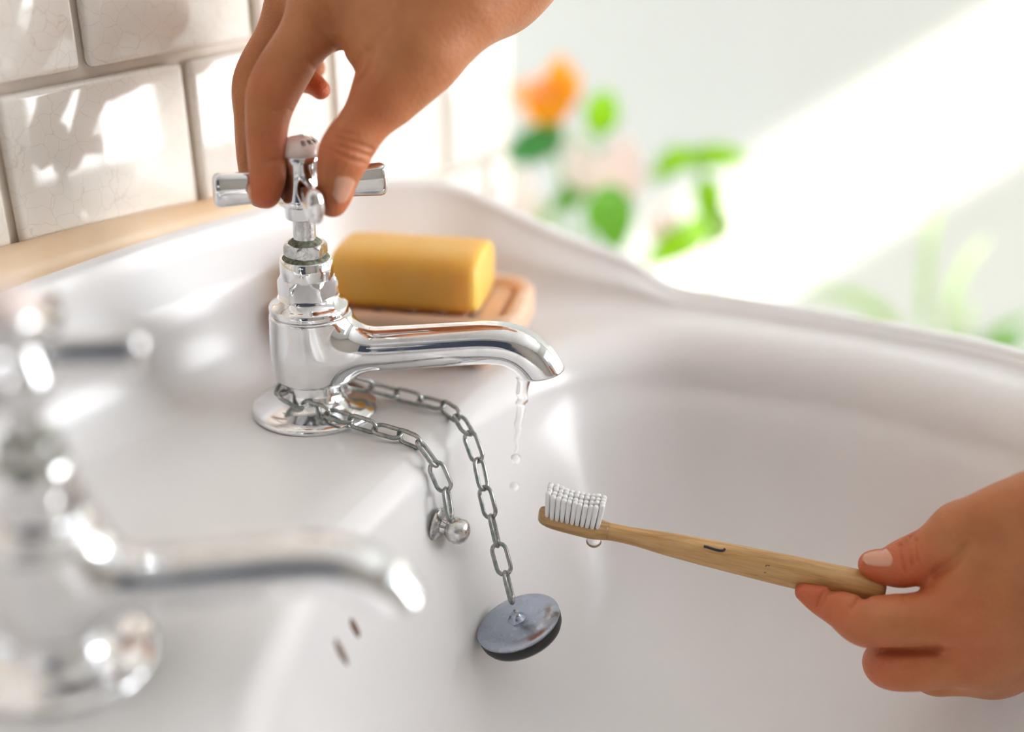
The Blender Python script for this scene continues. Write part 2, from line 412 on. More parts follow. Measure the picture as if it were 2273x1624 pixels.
# unseen dark door added behind the camera for dark reflections in the chrome
dr = empty('added_door_1', (-0.35, YB, 0)); dr['kind'] = 'structure'
def dpart(name, lo, hi, material, bevel=.004):
    o = box_obj(name, lo, hi, material, None, bevel); o.parent = dr; o.matrix_parent_inverse = Matrix.Translation(dr.location).inverted()
dpart('added_door_leaf', (-.75, YB, 0.005), (.05, YB+.035, 2.0), 'added_door_paint')
for (a, b) in ((.15, .85), (1.0, 1.85)):
    for x in (-.66, -.31): dpart('added_door_panel', (x, YB+.03, a), (x+.27, YB+.045, b), 'added_door_paint', .012)
dpart('added_door_handle', (-.03, YB+.035, 1.0), (.02, YB+.08, 1.03), 'chrome', .008)
# ledge below the far wall that carries the plants
LEDGE = DECK-0.34
struct(box_obj('trim_1', (-0.25, 0.80, LEDGE-.04), (XR, YF, LEDGE), 'white_paint', bevel=.006))

# ================================================================== WASH BASIN
def P2(q): return np.array(q)
rim_pts = [(-.070, .253), (-.069, .303), (-.061, .350), (-.039, .402), (-.023, .439), (-.006, .473), (.014, .502), (.040, .522), (.083, .533), (.146, .513), (.184, .492), (.227, .457),
           (.275, .395), (.300, .310), (.292, .215), (.250, .125), (.180, .065), (.095, .045), (.015, .080), (-.045, .155)]
out_pts = [(-.335, .235, .067), (-.270, .335, .067), (-.207, .432, .067), (-.165, .495, .066), (-.132, .545, .063), (-.100, .588, .0615), (-.0575, .607, .0612), (-.033, .612, .0578), (-.009, .610, .0487),
           (.028, .605, .0318), (.0655, .600, .0185), (.090, .592, .0075), (.120, .581, .0055), (.158, .563, .005), (.199, .541, .005), (.248, .508, .005), (.315, .430, .005), (.347, .320, .005), (.340, .200, .005),
           (.290, .085, .005), (.200, .010, .005), (.095, -.020, .005), (-.030, -.005, .005), (-.150, .040, .005), (-.270, .110, .02), (-.325, .170, .05)]
NB = 320
CEN = np.array([.115, .290])
def by_angle(pts, n, w_=None):
    q = spline(pts, 1600, True); a = np.unwrap(np.arctan2(q[:, 1]-CEN[1], q[:, 0]-CEN[0]))
    if a[-1] < a[0]: q = q[::-1]; a = a[::-1]
    a = np.mod(a, 2*PI); a = np.concatenate([a-2*PI, a, a+2*PI]); q = np.vstack([q, q, q]); o = np.argsort(a); a, q = a[o], q[o]
    t = np.linspace(0, 2*PI, n, endpoint=False)
    return np.stack([np.interp(t, a, q[:, k]) for k in range(q.shape[1])], 1)
rim = by_angle(rim_pts, NB); outc = by_angle(out_pts, NB)
def nrm(c_):
    t = np.roll(c_, -1, 0)-np.roll(c_, 1, 0); t = t[:, :2]/np.linalg.norm(t[:, :2], axis=1)[:, None]
    return np.stack([t[:, 1], -t[:, 0]], 1)           # outward for a counter-clockwise curve
rn, on = nrm(rim), nrm(outc)
ang = np.linspace(0, 2*PI, NB, endpoint=False)
def smooth(x, k=9):
    for _ in range(3): x = sum(np.roll(x, i, 0) for i in range(-k, k+1))/(2*k+1)
    return x
rn = smooth(rn, 3); rn /= np.linalg.norm(rn, axis=1)[:, None]
R = smooth(np.where((ang > math.radians(20)) & (ang < math.radians(118)), .020, .008), 10)
hh = outc[:, 2]
rings = []
def ring(xy, z): rings.append(np.column_stack([xy, np.broadcast_to(z, (NB,))+DECK]))
# bottom of the bowl up its wall
prof = [(.97, -.147), (.80, -.146), (.62, -.142), (.48, -.134), (.35, -.122), (.25, -.106), (.175, -.086), (.115, -.065), (.068, -.045), (.030, -.029)]
pw = np.array(prof)
tt = np.linspace(0, 1, 46); ti = np.linspace(0, 1, len(pw))
pw = spline(pw, 46)
bowl_wall = lambda w_: rim[:, :2]*(1-w_)+CEN*w_
for w_, z in pw: ring(bowl_wall(w_), z)
for k in range(0, 9):
    ph = PI/2*(1-k/8); f_ = R*(1-math.sin(ph))
    ring(rim[:, :2]*(1-.006*math.sin(ph))+CEN*.006*math.sin(ph)+rn*f_[:, None], -R*(1-math.cos(ph)) - (.004*math.sin(ph)))
deck0 = rings[-1][:, :2].copy()
# foot of the upstand (or of the low rim roll), then its cove, its rounded top and its back
foot = np.where(hh > .02, .046, .020); foot = smooth(foot, 12); thick = smooth(np.where(hh > .02, .012, .010), 12)
onn = smooth(on, 4); onn /= np.linalg.norm(onn, axis=1)[:, None]
f0 = outc[:, :2]-onn*foot[:, None]
for k in range(1, 7): ring(deck0*(1-k/7)+f0*(k/7), 0.0)
for k in range(0, 9):
    ph = PI/2*k/8; ring(f0+onn*((foot-thick*1.0)*math.sin(ph)*.62)[:, None], hh*.55*(1-math.cos(ph)))
b0 = rings[-1][:, :2].copy()
for k in range(1, 5):
    s_ = k/4; ring(b0+onn*((foot-thick-(foot-thick)*.62)*s_)[:, None], hh*(.55+.45*s_*.9))
e0 = rings[-1][:, :2].copy(); ez = rings[-1][:, 2]-DECK
for k in range(1, 9):
    ph = PI*k/8
    ring(e0+onn*(thick*.5*(1-math.cos(ph)))[:, None], ez+(thick*.5)*math.sin(ph)*np.clip(hh/.02, .35, 1))
for z in (-.03, -.07): ring(rings[-1][:, :2]-onn*.004, z)
for w_, z in ((.12, -.11), (.3, -.15), (.55, -.168), (.97, -.172)): ring((rings[-1][:, :2]*0+outc[:, :2])*(1-w_)+CEN*w_, z)
vs, fs = loft(rings)
basin = mesh_obj('wash_basin', vs, fs, 'ceramic')
tag(basin, 'white glazed ceramic wash basin with raised back and deep bowl under both taps', 'sink')

def wall_point(px, py, zg):
    """first hit of a pixel ray with the basin, found on the mesh itself"""
    o = Vector((0, 0, CAMZ)); d = Vector(ray(px, py)).normalized()
    ok, loc, no, _ = basin.ray_cast(o, d); return np.array(loc), np.array(no)
# chain stay screwed to the bowl wall: plate, stem and ball
kl, kn = wall_point(968, 1163, 0)
ax = Vector((0.93, -0.34, -0.10)).normalized()
stay = lathe_obj('chain_stay', [(.0, 0), (.0070, 0), (.0078, .0006), (.0078, .0014), (.0066, .0022), (.0036, .0030), (.0032, .0050), (.0040, .0058), (.0052, .0074), (.0057, .0096), (.0052, .0120), (.0038, .0138), (.0018, .0147), (.0, .0149)], 'worn_chrome', None, 40)
stay.matrix_world = Matrix.Translation(Vector(kl)) @ ax.to_track_quat('Z', 'Y').to_matrix().to_4x4(); stay.parent = basin
stay['label'] = 'round metal chain stay on the bowl wall'
for i, (px, py, L) in enumerate(((752, 1440, .0075), (786, 1392, .0045))):
    q, n_ = wall_point(px, py, 0)
    vs, fs = lathe([(0.0, -.0008), (.85, -.0006), (1.0, 0), (.8, .0005), (0.0, .0006)], 24)
    n_v = Vector(n_); up = (Vector((0, 0, 1))-n_v*n_v.z).normalized(); sd = up.cross(n_v)
    M = Matrix((( sd.x, up.x, n_v.x, q[0]), (sd.y, up.y, n_v.y, q[1]), (sd.z, up.z, n_v.z, q[2]), (0, 0, 0, 1)))
    ob = mesh_obj('overflow_slot', [M @ Vector((a*.0016, b*L, c_)) for a, b, c_ in vs], fs, 'slot_brown', basin)  # thin dark brown oval in place of a cut slot
# sealant bead between basin and tiles
bead = spline([tuple(wallpt(t, z, o_)) for t, z, o_ in ((-.42, .070, .004), (-.2, .070, .004), (-.08, .0705, .003), (0, .068, .003), (.06, .064, .004), (.10, .060, .006), (.14, .052, .008))], 60)
vs, fs = tube(bead, np.interp(np.linspace(0, 1, 60), [0, .55, .8, 1], [.0125, .0115, .0085, .005]), 12)
struct(mesh_obj('trim_2', vs, fs, 'sealant'))

# ================================================================== TAPS
SPOUT = [((0, 0, .0285), .0100), ((.026, 0, .0305), .0098), ((.042, 0, .0325), .0096), ((.062, 0, .0352), .0094), ((.078, 0, .0370), .0093), ((.0880, 0, .0360), .0094), ((.0960, 0, .0310), .0095), ((.1020, 0, .0225), .0096), ((.1055, 0, .0140), .0098)]
SPOUT_F = limb([(*a, r) for a, r in SPOUT], 56)
def tap_f(p):
    r = np.hypot(p[:, 0], p[:, 1]); z = p[:, 2]
    rb = .0172-.0006*np.clip((.030-z)/.02, 0, 1)
    dx = r-(rb-.002); dz = np.abs(z-.0315)-(.0155-.002)
    body = np.minimum(np.maximum(dx, dz), 0)+np.hypot(np.maximum(dx, 0), np.maximum(dz, 0))-.002
    d = smin(body, SPOUT_F(p), .0125)
    d = smax(d, z-.0466, .0008)
    cut = -(( -.22*(p[:, 0]-.1005) + .976*(z-.0245)))           # outlet plane
    cut = np.where(p[:, 0] > .07, cut, -1.)
    d = smax(d, cut, .0012)
    hole = cone(p, (.0990, 0, .0270), (.1050, 0, .0140), .0068, .0074)
    return smax(d, -hole, .0008)
def hexring(bm_rings, R_, z): return [(R_*math.cos(PI/3*k), R_*math.sin(PI/3*k), z) for k in range(6)]
def hexnut(name, R_, z0, z1, ch, parent, material, rot=0.0):
    """hexagonal nut with chamfered (circle-trimmed) edges"""
    n = 72; rs = []
    def hexr(a): 
        k = (a+PI/6+rot) % (PI/3)-PI/6; return R_*math.cos(PI/6)/math.cos(k)
    for z, lim in ((z0, R_*.90), (z0, R_*.90), (z0+ch*.5, R_*.955), (z0+ch, R_*1.0), (z1-ch, R_*1.0), (z1-ch*.5, R_*.955), (z1, R_*.90), (z1, R_*.6)):
        rs.append([(min(hexr(a), lim)*math.cos(a), min(hexr(a), lim)*math.sin(a), z) for a in (2*PI*k/n-rot for k in range(n))])
    vs, fs = loft(rs); o = mesh_obj(name, vs, fs, material, parent); sharp(o, 25); return o
def make_tap():
    t = empty('basin_tap', (0, 0, 0))
    lathe_obj('base_flange', [(0, 0), (.0272, 0), (.0276, .0006), (.0276, .0016), (.0268, .0026), (.0230, .0034), (.0180, .0044), (.0150, .0060), (.0134, .0082), (.0126, .0112), (.0124, .0170), (.0, .0170)], 'chrome', t, 96, 40)
    sdf_obj('tap_body', tap_f, (-.022, -.022, .012), (.118, .022, .052), .0008, 'chrome', t)
    lathe_obj('collar', [(0, .0464), (.0160, .0464), (.0168, .0470), (.0169, .0492), (.0163, .0502), (.0150, .0508), (.0138, .0520), (.0130, .0534), (0, .0534)], 'chrome', t, 96, 45)
    hexnut('bonnet_nut', .0128, .0525, .0625, .0022, t, 'chrome', .35)
    lathe_obj('bonnet', [(0, .0615), (.0108, .0615), (.0112, .0622), (.0112, .0698), (.0106, .0706), (.0, .0706)], 'chrome', t, 64, 45)
    lathe_obj('verdigris_ring', [(0, .0700), (.0102, .0702), (.0098, .0709), (.0086, .0716), (0, .0716)], 'verdigris', t, 48, 45)
    hexnut('gland_nut', .0092, .0712, .0772, .0014, t, 'worn_chrome', .1)
    lathe_obj('gland_deposit', [(0, .0768), (.0076, .0768), (.0066, .0776), (.0052, .0788), (0, .0790)], 'verdigris', t, 40, 60)
    lathe_obj('spindle', [(0, .0770), (.0047, .0770), (.0047, .0885), (0, .0885)], 'worn_chrome', t, 40, 40)
    hb = lathe_obj('handle_hub', [(0, .0880), (.0072, .0880), (.0077, .0886), (.0077, .0930), (.0080, .0936), (.0104, .0944), (.0108, .0952), (.0102, .0975), (.0092, .1005), (.0084, .1040), (.0080, .1070), (.0083, .1098), (.0090, .1118), (.0092, .1124), (.0092, .1140), (.0086, .1148), (0, .1150)], 'chrome', t, 72, 50)
    for k in range(4):
        a = PI/2*k; rs = []
        L = [(.004, .0036, .0056), (.012, .0036, .0060), (.020, .0037, .0065), (.028, .0038, .0069), (.0305, .0037, .0070), (.0325, .0037, .0071), (.0340, .0034, .0067), (.0350, .0027, .0057), (.0355, .0014, .0034), (.0356, .0004, .0010)]
        for x, w_, h_ in L:
            rs.append([(x, w_*math.copysign(abs(math.cos(q))**.85, math.cos(q)), .1018+h_*math.copysign(abs(math.sin(q))**.85, math.sin(q))) for q in np.linspace(0, 2*PI, 32, endpoint=False)])
        vs, fs = loft(rs); o = mesh_obj('handle_arm', vs, fs, 'chrome', t); o.rotation_euler = (0, 0, a)
    cap = lathe_obj('handle_cap', [(0, .1146), (.0088, .1146), (.0091, .1152), (.0090, .1162), (.0083, .1180), (.0068, .1198), (.0046, .1210), (.0022, .1216), (.0, .1217)], 'porcelain', t, 64, 60)
    return t, cap
HAND_AZ = math.radians(71.7); SP_AZ = math.radians(97)
tap, cap = make_tap()
rz = math.atan2(math.cos(SP_AZ), math.sin(SP_AZ)); hz = math.atan2(math.cos(HAND_AZ), math.sin(HAND_AZ))-rz
tap.location = TAP; tap.rotation_euler = (0, math.radians(.9), rz)
tag(tap, 'chrome cross-handle basin tap with running water and a chain round its foot', 'tap', 'basin taps')
def copy_tree(o, parent=None):
    c_ = o.copy(); COL.objects.link(c_); c_.parent = parent
    for ch in list(o.children): copy_tree(ch, c_)
    return c_
near = copy_tree(tap)
near.location = Z(150, 1462); near.rotation_euler = (0, math.radians(.9), math.atan2(math.cos(math.radians(91)), math.sin(math.radians(91))))
tag(near, 'large blurred chrome basin tap standing in the left foreground', 'tap', 'basin taps')
for o in tap.children:
    if o.name.startswith('handle_arm'): o.rotation_euler.z += hz
for o in near.children:
    if o.name.startswith('handle_arm'): o.rotation_euler.z += math.radians(4)
# lettering on the porcelain cap of the far tap
def letter(ch, a, r, size, flip=0.0):
    cu = bpy.data.curves.new('letter', 'FONT'); cu.body = ch; cu.size = size; cu.align_x = 'CENTER'; cu.align_y = 'CENTER'; cu.extrude = .00006
    tmp = bpy.data.objects.new('tmp', cu); COL.objects.link(tmp)
    me = bpy.data.meshes.new_from_object(tmp.evaluated_get(bpy.context.evaluated_depsgraph_get())); bpy.data.objects.remove(tmp)
    o = bpy.data.objects.new('letter', me); COL.objects.link(o); me.materials.append(MATS['print_ink']); o.parent = cap
    # dome height and slope at radius r
    prof_ = [(.0090, .1162), (.0083, .1180), (.0068, .1198), (.0046, .1210), (.0022, .1216), (.0, .1217)][::-1]
    rr = [q[0] for q in prof_]; zz = [q[1] for q in prof_]
    z = np.interp(r, rr, zz)+.00012; sl = (np.interp(r+.0006, rr, zz)-np.interp(r-.0006, rr, zz))/.0012
    rad = Vector((math.cos(a), math.sin(a), 0)); nrm_ = Vector((-sl*rad.x, -sl*rad.y, 1)).normalized()
    outw = (rad-nrm_*rad.dot(nrm_)).normalized()
    up = -outw if flip == 0 else outw
    X = up.cross(nrm_)
    o.matrix_local = Matrix(((X.x, up.x, nrm_.x, rad.x*r), (X.y, up.y, nrm_.y, rad.y*r), (X.z, up.z, nrm_.z, z), (0, 0, 0, 1)))
base_a = -PI/2+math.radians(11)-rz          # towards the camera, in tap space
for i, ch in enumerate('BRASS'): letter(ch, base_a+math.radians(14+27*i), .0066, .0035)
letter('R', base_a-math.radians(58), .0066, .0035)
letter('C', base_a+math.radians(150), .0020, .0034)

# ================================================================== CHAIN, PLUG
c1 = [Z(640, 838, .0140), Z(619, 858, .0130), Z(640, 888, .0095), Z(690, 905, .0065), Z(750, 922, .0058), Z(800, 940, .0048), Z(865, 958, .0034), Z(915, 975, .0032), Z(945, 994, .0030), P(968, 1035, .4705), P(986, 1075, .4725), P(995, 1112, .4725), P(999, 1150, .4722)]
c2 = [Z(770, 846, .0125), Z(830, 860, .0070), Z(875, 872, .0036), Z(930, 886, .0030), Z(985, 902, .0030), Z(1022, 928, .0028), P(1043, 968, .4870), P(1060, 1015, .4860), P(1069, 1060, .4850), P(1082, 1115, .4840), P(1096, 1170, .4830), P(1108, 1225, .4820), P(1124, 1280, .4810), P(1137, 1335, .4800)]
def link_mesh(L, W, wire):
    pts = []
    for k in range(9): a = -PI/2+PI*k/8; pts.append((L/2-W/2+W/2*math.cos(a), W/2*math.sin(a), 0))
    for k in range(9): a = PI/2+PI*k/8; pts.append((-L/2+W/2+W/2*math.cos(a), W/2*math.sin(a), 0))
    return tube(pts, wire, 8, closed=True)
LK, LW, WIRE = .0128, .0060, .00092      # centre-line length and width, wire radius
chain = empty('plug_chain', TAP); tag(chain, 'tarnished steel link chain looped round the tap foot down to the plug', 'chain')
lm = None
def lay_links(path, start_roll, spread):
    global lm
    p = spline(path, 900); s_ = np.concatenate([[0], np.cumsum(np.linalg.norm(np.diff(p, axis=0), axis=1))])
    pitch = LK-2*WIRE*.55; n = int(round(s_[-1]/pitch)); pitch = s_[-1]/n
    for i in range(n):
        f = lambda q: np.array([np.interp(q, s_, p[:, k]) for k in range(3)])
        a, b = f(i*pitch), f((i+1)*pitch); T_ = Vector(b-a).normalized(); mid = Vector((a+b)/2)
        up = Vector((0, 0, CAMZ))-mid
        N_ = (up-T_*up.dot(T_)).normalized(); B_ = N_.cross(T_)
        roll = start_roll(i, n)
        Nr = N_*math.cos(roll)+B_*math.sin(roll); Br = Nr.cross(T_)
        if lm is None:
            vs, fs = link_mesh(LK, LW, WIRE); o = mesh_obj('link', vs, fs, 'chain_metal'); lm = o
        else:
            o = lm.copy(); COL.objects.link(o)
        o.parent = chain
        k = max(.9, pitch/(LK-2*WIRE*.55))
        M = Matrix(((T_.x*k, Br.x, Nr.x, mid.x), (T_.y*k, Br.y, Nr.y, mid.y), (T_.z*k, Br.z, Nr.z, mid.z), (0, 0, 0, 1)))
        o.matrix_parent_inverse = Matrix.Translation(chain.location).inverted(); o.matrix_basis = M
lay_links(c1, lambda i, n: math.radians(46 if i % 2 else -40) if i < n-3 else math.radians(70 if i % 2 else -12), 0)
lay_links(c2, lambda i, n: math.radians(52 if i % 2 else -34) if i < 9 else math.radians(76 if i % 2 else -12), 0)
plug = empty('sink_plug', P(1152, 1385, .478))
PN = Vector((-.333, .011, .94)).normalized()
plug.rotation_euler = PN.to_track_quat('Z', 'Y').to_euler()
lathe_obj('metal_top', [(0, .0), (.0175, .0), (.0181, .0006), (.0181, .0014), (.0170, .0021), (.0120, .0026), (.0050, .0030), (0, .0031)], 'plug_metal', plug, 64, 50)
lathe_obj('rubber_ring', [(0, -.0060), (.0150, -.0060), (.0166, -.0052), (.0176, -.0034), (.0180, -.0012), (.0179, .0), (0, .0)], 'rubber', plug, 64, 50)
lathe_obj('eyelet_post', [(0, .0026), (.0042, .0028), (.0036, .0036), (.0026, .0046), (.0023, .0062), (.0012, .0068), (0, .0069)], 'plug_metal', plug, 32, 50)
tag(plug, 'round chrome-topped black rubber sink plug hanging from the chain', 'plug')

# ================================================================== WATER
def water_drop(name, c_, r, label, stretch=1.1, parent=None):
    bm = bmesh.new(); bmesh.ops.create_uvsphere(bm, u_segments=28, v_segments=18, radius=r)
    for q in bm.verts: q.co.z *= stretch; q.co.x *= 1+.08*math.sin(q.co.z/r*2)
    o = bm_obj(name, bm, 'water', parent, True, c_)
    if label: tag(o, label, 'water')
    return o
st = [(1160, 836), (1161, 850), (1160, 880), (1155, 905), (1152, 935), (1149, 965), (1147, 990), (1146, 1003)]
sr = [15, 14, 12.5, 9.5, 8.5, 6, 4.5, 3]
sp_ = spline([np.append(P(x, y, .4955), r) for (x, y), r in zip(st, sr)], 60)
vs, fs = tube(sp_[:, :3], sp_[:, 3]*.4955/FPX, 20)
vs = [np.array(q)+np.array([.0004*math.sin(i//20*.5), 0, 0]) for i, q in enumerate(vs)]
tag(mesh_obj('water_stream', vs, fs, 'water'), 'thin clear trickle of water falling from the spout of the far tap', 'water')
water_drop('water_drop', P(1145, 1018, .4955), .0021, 'clear water drop just below the end of the trickle', 1.15)
water_drop('water_drop', P(1142, 1080, .4955), .0021, 'lowest falling clear water drop, left of the bristles', 1.0)
water_drop('water_drop', P(1318, 1202, .4845), .0033, 'clear water drop hanging under the head of the toothbrush', .66)

# ================================================================== SOAP AND DISH
DY = math.radians(-11); DC = np.array([-.0545, .5335, DECK])
dish = empty('soap_dish', DC, DY); tag(dish, 'pale slatted wooden soap dish on small round feet beside the tap', 'soap dish')
LX, LY = .0635, .0350
def rounded(lx, ly, r, n=8):
    out = []
    for cx, cy, a0 in ((lx-r, ly-r, 0), (-lx+r, ly-r, PI/2), (-lx+r, -ly+r, PI), (lx-r, -ly+r, 3*PI/2)):
        for k in range(n+1): a = a0+PI/2*k/n; out.append((cx+r*math.cos(a), cy+r*math.sin(a)))
    return out
def frame():
    rs = []
    for lx, ly, r, z in ((LX-.002, LY-.002, .016, .0100), (LX, LY, .018, .0125), (LX, LY, .018, .0235), (LX-.002, LY-.002, .016, .0262), (LX-.0065, LY-.0065, .012, .0262), (LX-.0085, LY-.0085, .010, .0240), (LX-.0085, LY-.0085, .010, .0100)):
        rs.append([(x, y, z) for x, y in rounded(lx, ly, r)])
    vs, fs = loft(rs, False); n = len(rs[0]); m_ = len(rs)-1
    fs += [(m_*n+k, m_*n+(k+1) % n, (k+1) % n, k) for k in range(n)]
    return vs, fs
mesh_obj('frame', *frame(), 'dish_wood', dish)
sl0 = None
for k in range(7):
    x = -.0465+.0155*k
    if sl0 is None:
        sl0 = box_obj('slat', (-.0055, -.0285, .013), (.0055, .0285, .0225), 'dish_wood', dish, .0015); o = sl0
    else: o = sl0.copy(); COL.objects.link(o)
    o.location = (x, 0, 0)
for sx in (-1, 1):
    for sy in (-1, 1):
        lathe_obj('foot', [(0, 0), (.0045, 0), (.0065, .0018), (.0072, .005), (.0066, .0085), (.005, .011), (0, .011)], 'dish_wood', dish, 24, 60, loc=(sx*.044, sy*.0225, 0))
soap = empty('soap_bar', DC+np.array([.0065, -.0015, .0225]), DY-math.radians(0)); tag(soap, 'yellow orange bar of soap with rounded edges lying on the wooden dish', 'soap')
rs = []
for x, s_ in ((-.0335, .86), (-.0333, .90), (-.0322, .955), (-.0295, .985), (-.024, 1), (.024, 1), (.0295, .985), (.0322, .955), (.0333, .90), (.0335, .86)):
    rg = []
    for q in np.linspace(0, 2*PI, 48, endpoint=False):
        c_, n_ = math.cos(q), math.sin(q); e = .62
        y = .0230*math.copysign(abs(c_)**e, c_); z = .0145*math.copysign(abs(n_)**e, n_)
        if n_ < 0: z = .0150*math.copysign(abs(n_)**.42, n_)
        rg.append((x*1.07, y*s_, .0152+z*s_))
    rs.append(rg)
vs, fs = loft(rs); sb = mesh_obj('bar', vs, fs, 'soap', soap); sharp(sb, 60)

# ================================================================== TOOTHBRUSH
A_ = P(1200, 1143, .4870); B_ = P(1960, 1312, .4720)
X_ = Vector(B_-A_); LB = X_.length; X_.normalize()
UPB = Vector((0, -.10, 1)); ZB = (UPB-X_*UPB.dot(X_)).normalized(); YB_ = ZB.cross(X_)
brush = bpy.data.objects.new('toothbrush', None); COL.objects.link(brush)
brush.matrix_world = Matrix(((X_.x, YB_.x, ZB.x, A_[0]), (X_.y, YB_.y, ZB.y, A_[1]), (X_.z, YB_.z, ZB.z, A_[2]), (0, 0, 0, 1)))
tag(brush, 'bamboo toothbrush with white bristles held in the hand on the right', 'toothbrush')
def ovals(sec):
    rs = []
    for x, hw, zt, zb in sec:
        rg = []
        for q in np.linspace(0, 2*PI, 40, endpoint=False):
            c_, n_ = math.cos(q), math.sin(q)
            y = hw*math.copysign(abs(c_)**.75, c_); z = (zt+zb)/2+(zt-zb)/2*math.copysign(abs(n_)**.75, n_); rg.append((x, y, z))
        rs.append(rg)
    return loft(rs)
head = spline([(-.0010, .0006, .0026, -.0004), (-.0004, .0028, .0034, -.0020), (.0018, .0046, .0036, -.0028), (.0060, .0056, .0034, -.0033), (.0140, .0058, .0030, -.0037), (.0220, .0056, .0028, -.0040), (.0255, .0048, .0029, -.0041), (.0290, .0034, .0030, -.0042)], 40)
hd = mesh_obj('head', *ovals(head), 'wet_bamboo', brush)
hnd = spline([(.0285, .0034, .0030, -.0042), (.0340, .0030, .0032, -.0040), (.0420, .0031, .0036, -.0042), (.0550, .0039, .0046, -.0052), (.0750, .0047, .0054, -.0060), (.1000, .0053, .0060, -.0068), (.1200, .0056, .0064, -.0072), (LB-.004, .0057, .0066, -.0076), (LB-.001, .0052, .0060, -.0070), (LB, .0044, .0050, -.0060)], 70)
mesh_obj('handle', *ovals(hnd), 'bamboo', brush)
t0 = None
for i in range(11):
    for j in range(4):
        x = .0030+.00215*i; y = -.0039+.0026*j
        if i in (0, 10) and j in (0, 3): y *= .8
        if t0 is None:
            rs = []
            for z, r in ((0, .00088), (.003, .00100), (.008, .00116), (.0112, .00120), (.0119, .00108), (.0122, .0007)):
                rs.append([(r*math.cos(q), r*math.sin(q), z) for q in np.linspace(0, 2*PI, 10, endpoint=False)])
            t0 = mesh_obj('bristle_tuft', *loft(rs), 'bristle', brush); o = t0
        else: o = t0.copy(); COL.objects.link(o)
        xx = (i-5)/5
        k = .93+.13*xx*xx-.03*xx+random.uniform(-.02, .02)
        o.location = (x, y, .0022); o.scale = (1, 1, k); o.rotation_euler = (random.uniform(-.02, .02), -.03+.05*xx+random.uniform(-.015, .015), 0)
# burnt-in maker's mark: a small hooked stroke with a dot and a fainter corner stroke
def on_handle(x, th, lift=.00008):
    hw = np.interp(x, hnd[:, 0], hnd[:, 1]); zt = np.interp(x, hnd[:, 0], hnd[:, 2]); zb = np.interp(x, hnd[:, 0], hnd[:, 3])
    c_, n_ = math.cos(th), math.sin(th)
    return ((x), (hw+lift)*math.copysign(abs(c_)**.75, c_), (zt+zb)/2+((zt-zb)/2+lift)*math.copysign(abs(n_)**.75, n_))
def stroke(name, pts, r):
    p = spline([on_handle(*q) for q in pts], max(6, 5*len(pts)))
    mesh_obj(name, *tube(p, r, 6), 'print_ink', brush)
MT = -PI-1.08
stroke('burnt_mark', [(.0690, MT), (.0712, MT+.04), (.0737, MT+.10), (.0757, MT+.10), (.0770, MT+.02), (.0776, MT-.18)], .00056)
stroke('burnt_mark', [(.0702, MT-.10), (.0709, MT-.03)], .0003)
stroke('burnt_mark', [(.0950, MT+.62), (.0951, MT+.50), (.0956, MT+.46), (.0966, MT+.46)], .00014)
stroke('burnt_mark', [(.0950, MT+1.02), (.0958, MT+1.00)], .00012)

# ================================================================== HANDS
def px_chain(c_): return [np.append(P(x, y, d), r*d/FPX) for x, y, d, r in c_]
def make_hand(name, palm, fingers, kp, red, grooves, h, wrist_cut=None):
    pl = [limb(px_chain(c_), 9*(len(c_)-1)+1) for c_ in palm]
    fl = [(limb(px_chain(c_), 9*(len(c_)-1)+1), k) for c_, k in fingers]
    gr = []
    for pts, depth, wd in grooves:
        q = np.array([P(*c_) for c_ in pts]); gr.append((q, depth, wd))
    def f(p):
        b = None
        for q in pl: d = q(p); b = d if b is None else smin(b, d, kp)
        out = b
        for q, k in fl:
            out = smin(out, smin(q(p), b, k), .0022)
        for q, depth, wd in gr:                      # skin creases: a soft dent along a short line
            md = np.full(len(p), 1., np.float32)
            k_ = np.flatnonzero(np.linalg.norm(p-q.mean(0).astype(np.float32), axis=1) < .022)
            if not len(k_): continue
            vv = q.mean(0)-np.array([0, 0, CAMZ]); vv /= np.linalg.norm(vv)
            pp = p[k_]-np.outer((p[k_]-q.mean(0))@vv, vv); qq = q-np.outer((q-q.mean(0))@vv, vv)
            m_ = np.min([cone(pp, a, b_, 0, 0) for a, b_ in zip(qq[:-1], qq[1:])], 0)
            front = (p[k_]-q.mean(0))@vv < .008
            out[k_] += np.where(front, depth*np.exp(-(m_/wd)**2), 0)
        return out
    allp = np.array([q for c_ in palm for q in px_chain(c_)]+[q for c_, k in fingers for q in px_chain(c_)])
    lo = (allp[:, :3]-allp[:, 3:]).min(0)-.006; hi = (allp[:, :3]+allp[:, 3:]).max(0)+.006
    o, V = sdf_obj(name, f, lo, hi, h, 'skin')
    rd = np.zeros(len(V))
    for (x, y, d, rr, a) in red:
        q = np.linalg.norm(V-P(x, y, d), axis=1)/(rr*d/FPX); rd = np.maximum(rd, a*np.clip(1.3-q, 0, 1))
    at2 = o.data.attributes.new('redness', 'FLOAT', 'POINT'); at2.data.foreach_set('value', rd.astype(np.float32))
    return o, f
